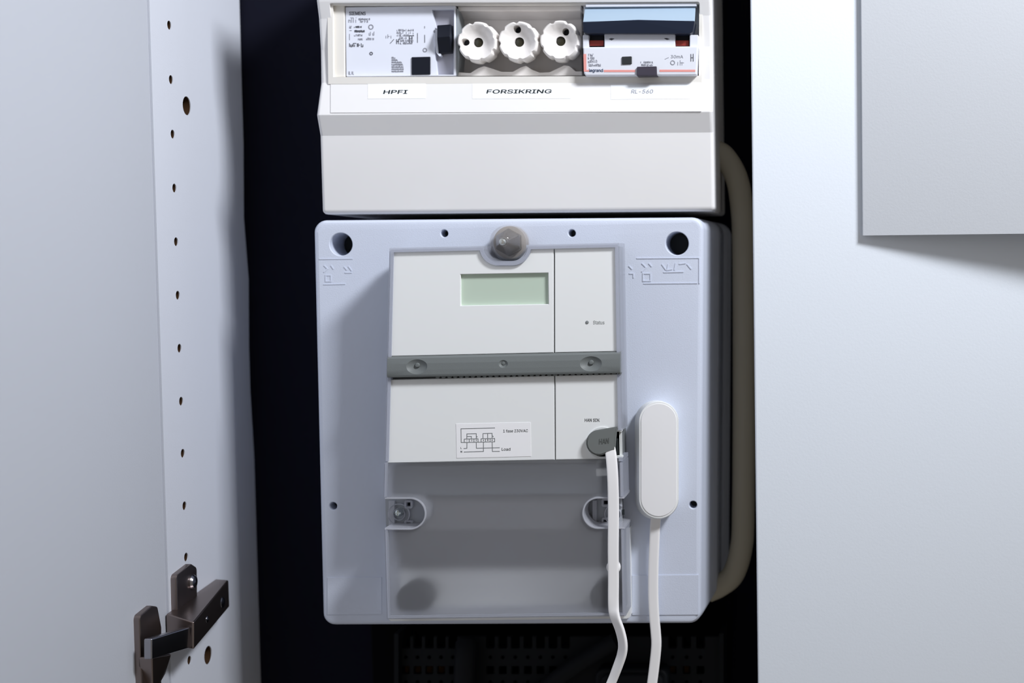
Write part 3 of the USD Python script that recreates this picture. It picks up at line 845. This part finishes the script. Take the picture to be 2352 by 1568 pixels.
part(bp, 'serration', join(*[plate(Polygon([(x, 866.5 - (x - 890) * 0.0204), (x + 9, 866.3 - (x - 890) * 0.0204), (x + 7.5, 870.5 - (x - 890) * 0.0204), (x + 1.5, 870.5 - (x - 890) * 0.0204)]), YM - 0.003, YM) for x in np.arange(1000, 1420, 13.5)]), METER_GREY)

# sticker with the wiring diagram
sy = lambda a, b: YM
st = part(me, 'wiring_sticker', decal(Polygon([(1047.5, 973), (1218.5, 969.5), (1220, 1047.5), (1049, 1051.5)]), sy, 0.0002), STICKER)
k_ = 190 / 2352


def D(*pts):
    return [(1040 + a * k_, 960 + b * k_) for a, b in pts]


lines = [D((1200, 277), (235, 298), (240, 690), (320, 688)), D((330, 592), (720, 584), (720, 680), (330, 690), (325, 592)), D((468, 590), (468, 688)), D((605, 588), (605, 684)), D((400, 590), (402, 445), (670, 438), (672, 584)), D((402, 520), (530, 516), (532, 586)), D((668, 500), (700, 540)),
         D((805, 584), (1192, 575), (1194, 668), (805, 678), (805, 584)), D((935, 580), (935, 672)), D((1062, 578), (1062, 670)), D((862, 582), (862, 435), (1120, 430), (1122, 576)), D((992, 434), (992, 578)), D((1125, 495), (1158, 530)), D((720, 683), (805, 680)),
         D((405, 690), (402, 855), (310, 862)), D((670, 684), (675, 853), (1335, 838)), D((872, 676), (872, 945), (315, 960)), D((1122, 670), (1128, 945), (1335, 942))]
part(st, 'wiring_diagram', decal(strokes(lines, 1.25), lambda a, b: YM - 0.0002, 0.0001), mat('diagram_print', (120, 124, 126), 0.7))
small = [text_poly('2', *(1040 + k_ * np.array([525, 555])), 960 + 652 * k_, 3.4), text_poly('3', *(1040 + k_ * np.array([655, 682])), 960 + 650 * k_, 3.4), text_poly('4', *(1040 + k_ * np.array([858, 888])), 960 + 646 * k_, 3.4, True), text_poly('5', *(1040 + k_ * np.array([982, 1014])), 960 + 642 * k_, 3.4, True), text_poly('6', *(1040 + k_ * np.array([1105, 1136])), 960 + 640 * k_, 3.4, True), text_poly('1', *(1040 + k_ * np.array([396, 408])), 960 + 652 * k_, 3.4)]
part(st, 'lettering', decal(unary_union([text_poly('1 fase 230VAC', 1156, 1212.5, 992.5, 6.2, False, 0, -0.012), text_poly('Load', 1152.5, 1172.5, 1034.5, 6.4, False, 0, -0.01), text_poly('L', 1058.3, 1060.8, 1030.5, 4.2), text_poly('N', 1058.2, 1061.5, 1038.8, 3.8, True)] + small), lambda a, b: YM - 0.0002, 0.0001), mat('sticker_print', (70, 74, 76), 0.7), kind='stuff')

# data port and its grey flap
pt = part(me, 'port_tray', plate(port_cut.buffer(2).intersection(O.buffer(-1.5)), YM + 0.004, YM + 0.0062), PORT_WHITE)
part(pt, 'port_rim', plate(port_cut.buffer(3.5).difference(port_cut.buffer(-1)).intersection(O.buffer(-1)), YM - 0.0006, YM + 0.005), PORT_WHITE)
part(pt, 'port_socket', slab(Q([(1372, 1008), (1419.5, 1007), (1420.5, 1043), (1372, 1044)], YM + 0.0025), YM + 0.0025, YM + 0.005, 0.0003, 0.0003), PORT_DARK)
YK = YM - 0.0046
capp = unary_union([Point(1375.5, 1016.5).buffer(28.5), Polygon([(1366, 989.7), (1416, 980.5), (1411.5, 1033), (1384, 1043.7), (1372, 1044.5)])]).buffer(0.8).simplify(0.3)
fl = join(plate(capp, YK + 0.0012, YM - 0.001), plate(capp.buffer(-1.5), YK + 0.0004, YK + 0.0014), plate(capp.buffer(-3.5), YK, YK + 0.0005))
fp_ = part(me, 'port_flap', fl, CAP_GREY, label='grey rubber flap marked HAN')
part(me, 'flap_stem', slab(Q([(1374, 1000), (1392, 1000), (1392, 1030), (1374, 1030)], YM), YM - 0.0012, YM + 0.0045, 0.001), CAP_GREY)
part(fp_, 'lettering', decal(text_poly('HAN', 1376.5, 1398.5, 1019.5, 12, False, 0.02, -0.10), lambda a, b: YK, 0.00025), mat('flap_lettering', (92, 96, 95), 0.5), kind='stuff')

# clear rim round the upper case and the frosted terminal cover
rim_up = O.buffer(0.5).difference(O.buffer(-9)).difference(notch).union(notch.buffer(10).intersection(O).difference(notch)).intersection(sbox(800, 500, 1500, 1059)).difference(port_cut.buffer(2))
rim_in = O.buffer(-3).difference(O.buffer(-9.5)).difference(notch.buffer(3)).union(notch.buffer(10.5).intersection(O.buffer(-3)).difference(notch.buffer(3))).intersection(sbox(800, 500, 1500, 1059)).difference(port_cut.buffer(2))
part(me, 'clear_rim', join(plate(rim_up, YM - 0.0008, -0.011), plate(rim_in, YM - 0.0018, YM - 0.0007)), RIM)
tc = O.intersection(sbox(800, 1058.5, 1500, 1500)).difference(lug_l.buffer(2)).difference(lug_r.buffer(2))
tcp = O.buffer(-5).intersection(Polygon([(860, 1062.8), (1460, 1053.2), (1460, 1500), (860, 1500)])).difference(lug_l.buffer(2)).difference(lug_r.buffer(2))
tcv = part(me, 'terminal_cover', plate(tcp, YM - 0.0014, YM + 0.0006), FROST, label='frosted translucent terminal cover')
trm = O.buffer(0.5).difference(O.buffer(-7)).intersection(sbox(800, 1062, 1500, 1500)).difference(lug_l.buffer(5)).difference(lug_r.buffer(5))
trm2 = O.buffer(-2).difference(O.buffer(-7)).intersection(sbox(800, 1062, 1500, 1500)).difference(lug_l.buffer(5)).difference(lug_r.buffer(5))
part(tcv, 'cover_edge', join(plate(trm, YM - 0.0014, -0.011), plate(trm2, YM - 0.0026, YM - 0.0013)), RIM)
for lug, nm in ((lug_l, 'l'), (lug_r, 'r')):
    inside = O.buffer(1).intersection(sbox(884 if nm == 'l' else 800, 1100, 1442, 1300))
    ring = lug.buffer(5).difference(lug).intersection(inside)
    ring2 = lug.buffer(3.5).difference(lug.buffer(1.2)).intersection(inside)
    lp = part(me, 'cover_lug', join(plate(ring, YM - 0.0012, -0.004), plate(ring2, YM - 0.0026, YM - 0.001)), LUG_CLEAR)
    floor_ = lug.intersection(O.buffer(-4))
    wins = []
    for b in (1158, 1204) if nm == 'l' else (1154, 1198):
        a = 938 if nm == 'l' else 1391
        wins.append(sbox(a - 4.5, b - 4.5, a + (4.5 if nm == 'l' else 9), b + 4.5))
    part(lp, 'lug_floor', plate(floor_.difference(unary_union(wins)), -0.016, -0.0135), mat('lug_floor_plastic', (168, 172, 178), 0.25))
    part(lp, 'lug_backing', plate(floor_, -0.008, -0.002), TERMINAL_DARK)
    part(lp, 'slot_frame', plate(unary_union([w_.buffer(5).difference(w_.buffer(0.5)).intersection(floor_) for w_ in wins]), -0.0185, -0.0155), LUG_CLEAR)
    cxs = 916 if nm == 'l' else 1413
    rb = unary_union([Point(cxs, 1181).buffer(25).difference(Point(cxs, 1181).buffer(23)), Point(cxs, 1181).buffer(14).difference(Point(cxs, 1181).buffer(12.5))]).intersection(floor_)
    part(lp, 'round_rib', plate(rb, -0.0185, -0.0155), LUG_CLEAR)
    if nm == 'r':
        part(lp, 'upright_rib', plate(sbox(1361, 1149, 1370, 1206).intersection(floor_), -0.020, -0.0155), LUG_CLEAR)
        part(lp, 'side_slot', plate(sbox(1429, 1170, 1434, 1182), -0.0165, -0.0155), PORT_DARK)
    else:
        x, z = W(914, 1178, -0.022)
        hd = lathe_y(x, z, [(0.0002, -0.0232), (0.0012, -0.0229), (0.0020, -0.0220), (0.0024, -0.0206), (0.0024, -0.015)], 32)
        part(lp, 'screw', cut(hd, bx(x - 0.0017, x + 0.0017, -0.03, -0.0218, z - 0.0004, z + 0.0004), bx(x - 0.0004, x + 0.0004, -0.03, -0.0218, z - 0.0017, z + 0.0017)), STEEL)
        part(lp, 'upright_rib', plate(sbox(893, 1150, 906, 1207).intersection(floor_).difference(Point(914, 1178).buffer(12)), -0.0185, -0.0155), LUG_CLEAR)

# ------------------------------------------------------------------ the sealing screw
x, z = W(1161, 556, -0.020)
ss = thing('sealing_screw', 'clear domed seal over a dark metal screw at the top of the meter', 'screw', (x, -0.001, z))
R = 41 * mm * 0.97
part(ss, 'clear_dome', lathe_y(x, z, [(0.0002, -0.0310), (R * 0.30, -0.0304), (R * 0.55, -0.0284), (R * 0.78, -0.0245), (R * 0.92, -0.0195), (R, -0.013), (R, -0.0005)], 56), SEAL_CLEAR)
hexr = []
for k, y in ((0.22, -0.0265), (0.26, -0.0245), (0.30, -0.0235), (0.74, -0.0150), (0.78, -0.012), (0.79, -0.006)):
    aa = np.linspace(0, 2 * math.pi, 6, endpoint=False) + math.pi / 2 * 1.0
    ring_ = []
    for i in range(6):
        p, q_ = np.array([math.cos(aa[i]), math.sin(aa[i])]), np.array([math.cos(aa[(i + 1) % 6]), math.sin(aa[(i + 1) % 6])])
        for t in (0, 0.25, 0.5, 0.75):
            v_ = p * (1 - t) + q_ * t
            w_ = 1.0 if k > 0.35 else 0.0
            v_ = v_ * w_ + v_ / np.linalg.norm(v_) * (1 - w_)
            ring_.append([x + R * k * v_[0], y, z + R * k * v_[1]])
    hexr.append(ring_)
part(ss, 'hexagon_screw', rings_mesh(hexr), SEAL_METAL)
part(ss, 'tip', lathe_y(x, z, [(0.0002, -0.0300), (0.0013, -0.0298), (0.0019, -0.0290), (0.0021, -0.0262), (0.0026, -0.0255)], 28), STEEL)
part(ss, 'collar', lathe_y(x, z, [(R * 0.80, -0.0085), (R * 0.93, -0.0080), (R * 0.93, -0.0003)], 40), mat('seal_base_plastic', (160, 154, 150), 0.4))

# ------------------------------------------------------------------ flat cables and the dongle
dc = thing('data_cable', 'flat white cable hanging from the grey flap across the frosted cover', 'cable', tuple(P3(1408, 1300, YM)))
pp = [(1398, 1018, YM - 0.0022), (1402, 1036, YM - 0.0030), (1405, 1060, YM - 0.0036), (1408, 1110, YM - 0.0040), (1409, 1180, YM - 0.0038), (1408.5, 1260, YM - 0.0038), (1409, 1330, YM - 0.0038), (1409, 1388, YM - 0.0042), (1412, 1414, YM - 0.0050), (1424, 1447, YM - 0.0046), (1430.5, 1478, YM - 0.0036), (1428, 1503, YM - 0.0022), (1417, 1535, YM - 0.001), (1404, 1568, YM), (1386, 1610, YM), (1360, 1680, YM + 0.004), (1340, 1780, YM + 0.01), (1335, 1920, YM + 0.01)]
path = spline([P3(*p) for p in pp], 8)
rollv = np.interp(np.arange(len(path)) / 112.0, [0, 0.48, 0.6, 0.8, 0.95, 1], [0, 0, -0.55, -0.6, -0.15, 0])
_t = np.arange(len(path)) / 112.0
wv = np.interp(_t, [0, 0.03, 0.3, 0.7, 0.78, 0.9, 1], np.array([23, 25.5, 25.5, 24.5, 25, 22, 22]) * 0.86 / F_PX)
part(dc, 'flat_cable', tube(path, wv, 0.0026, 28, 4.5, rollv), CABLE_WHITE, smooth=40)
x, z = W(1409, 1302.5, YM - 0.003)
cl = thing('cable_clip', 'small white round clip behind the flat cable on the frosted cover', 'clip', (x, YM, z))
rc_ = 16.5 * 0.866 / F_PX
part(cl, 'base', cut(lathe_y(x, z, [(0.001, YM - 0.0040), (rc_ * 0.8, YM - 0.0038), (rc_ * 0.97, YM - 0.003), (rc_, YM - 0.0022), (rc_, YM - 0.0013)], 36), bx(x - 0.0033, x + 0.0033, YM - 0.02, YM - 0.0023, z - 0.02, z + 0.02)), CABLE_WHITE)

YG = -0.016
dg = thing('reader_dongle', 'white pill-shaped plastic reader stuck on the board beside the meter', 'dongle', tuple(P3(1510, 1190, 0)))


def stadium(x0, x1, y0, y1, n=20, ax=0.0):
    r = (x1 - x0) / 2
    cx_ = (x0 + x1) / 2
    a = np.linspace(0, math.pi, n)
    top = [(cx_ - r * math.cos(t), y0 + r - r * math.sin(t)) for t in a]
    bot = [(cx_ + r * math.cos(t), y1 - r + r * math.sin(t)) for t in a]
    return top + bot


def stad_ring(x0, x1, y0, y1, y, d=0.0):
    p = np.array(Q(stadium(x0 + d, x1 - d, y0 + d, y1 - d), y))
    return np.c_[p[:, 0], np.full(len(p), y), p[:, 1]]


part(dg, 'shell', rings_mesh([stad_ring(1467, 1559, 921, 1191, YG + 0.0002, 3.0), stad_ring(1467, 1559, 921, 1191, YG + 0.0003, 1.2), stad_ring(1467, 1559, 921, 1191, YG + 0.0010, 0), stad_ring(1458, 1556, 919, 1193, -0.004, 0), stad_ring(1458, 1556, 919, 1193, 0.0, 2)]), DONGLE_SIDE)
part(dg, 'face', rings_mesh([stad_ring(1470, 1556.5, 924, 1188, YG - 0.0002, 3.0), stad_ring(1470, 1556.5, 924, 1188, YG + 0.0001, 2.4), stad_ring(1470, 1556.5, 924, 1188, YG + 0.001, 2.2)]), DONGLE_WHITE)
gp = [(1506, 1170, -0.008), (1506, 1188, -0.008), (1505, 1205, -0.008), (1503, 1245, -0.0075), (1501, 1300, -0.007), (1500.5, 1360, -0.0066), (1502.5, 1410, -0.0066), (1506, 1450, -0.0068), (1507.5, 1480, -0.007), (1504, 1520, -0.007), (1498, 1568, -0.007), (1492, 1615, -0.007), (1485, 1700, -0.007), (1482, 1800, -0.007), (1480, 1920, -0.007)]
part(dg, 'flat_cable', tube(spline([P3(*p) for p in gp], 8), 23.5 * 0.893 / F_PX, 0.0030, 28, 4.5), CABLE_WHITE, smooth=40)
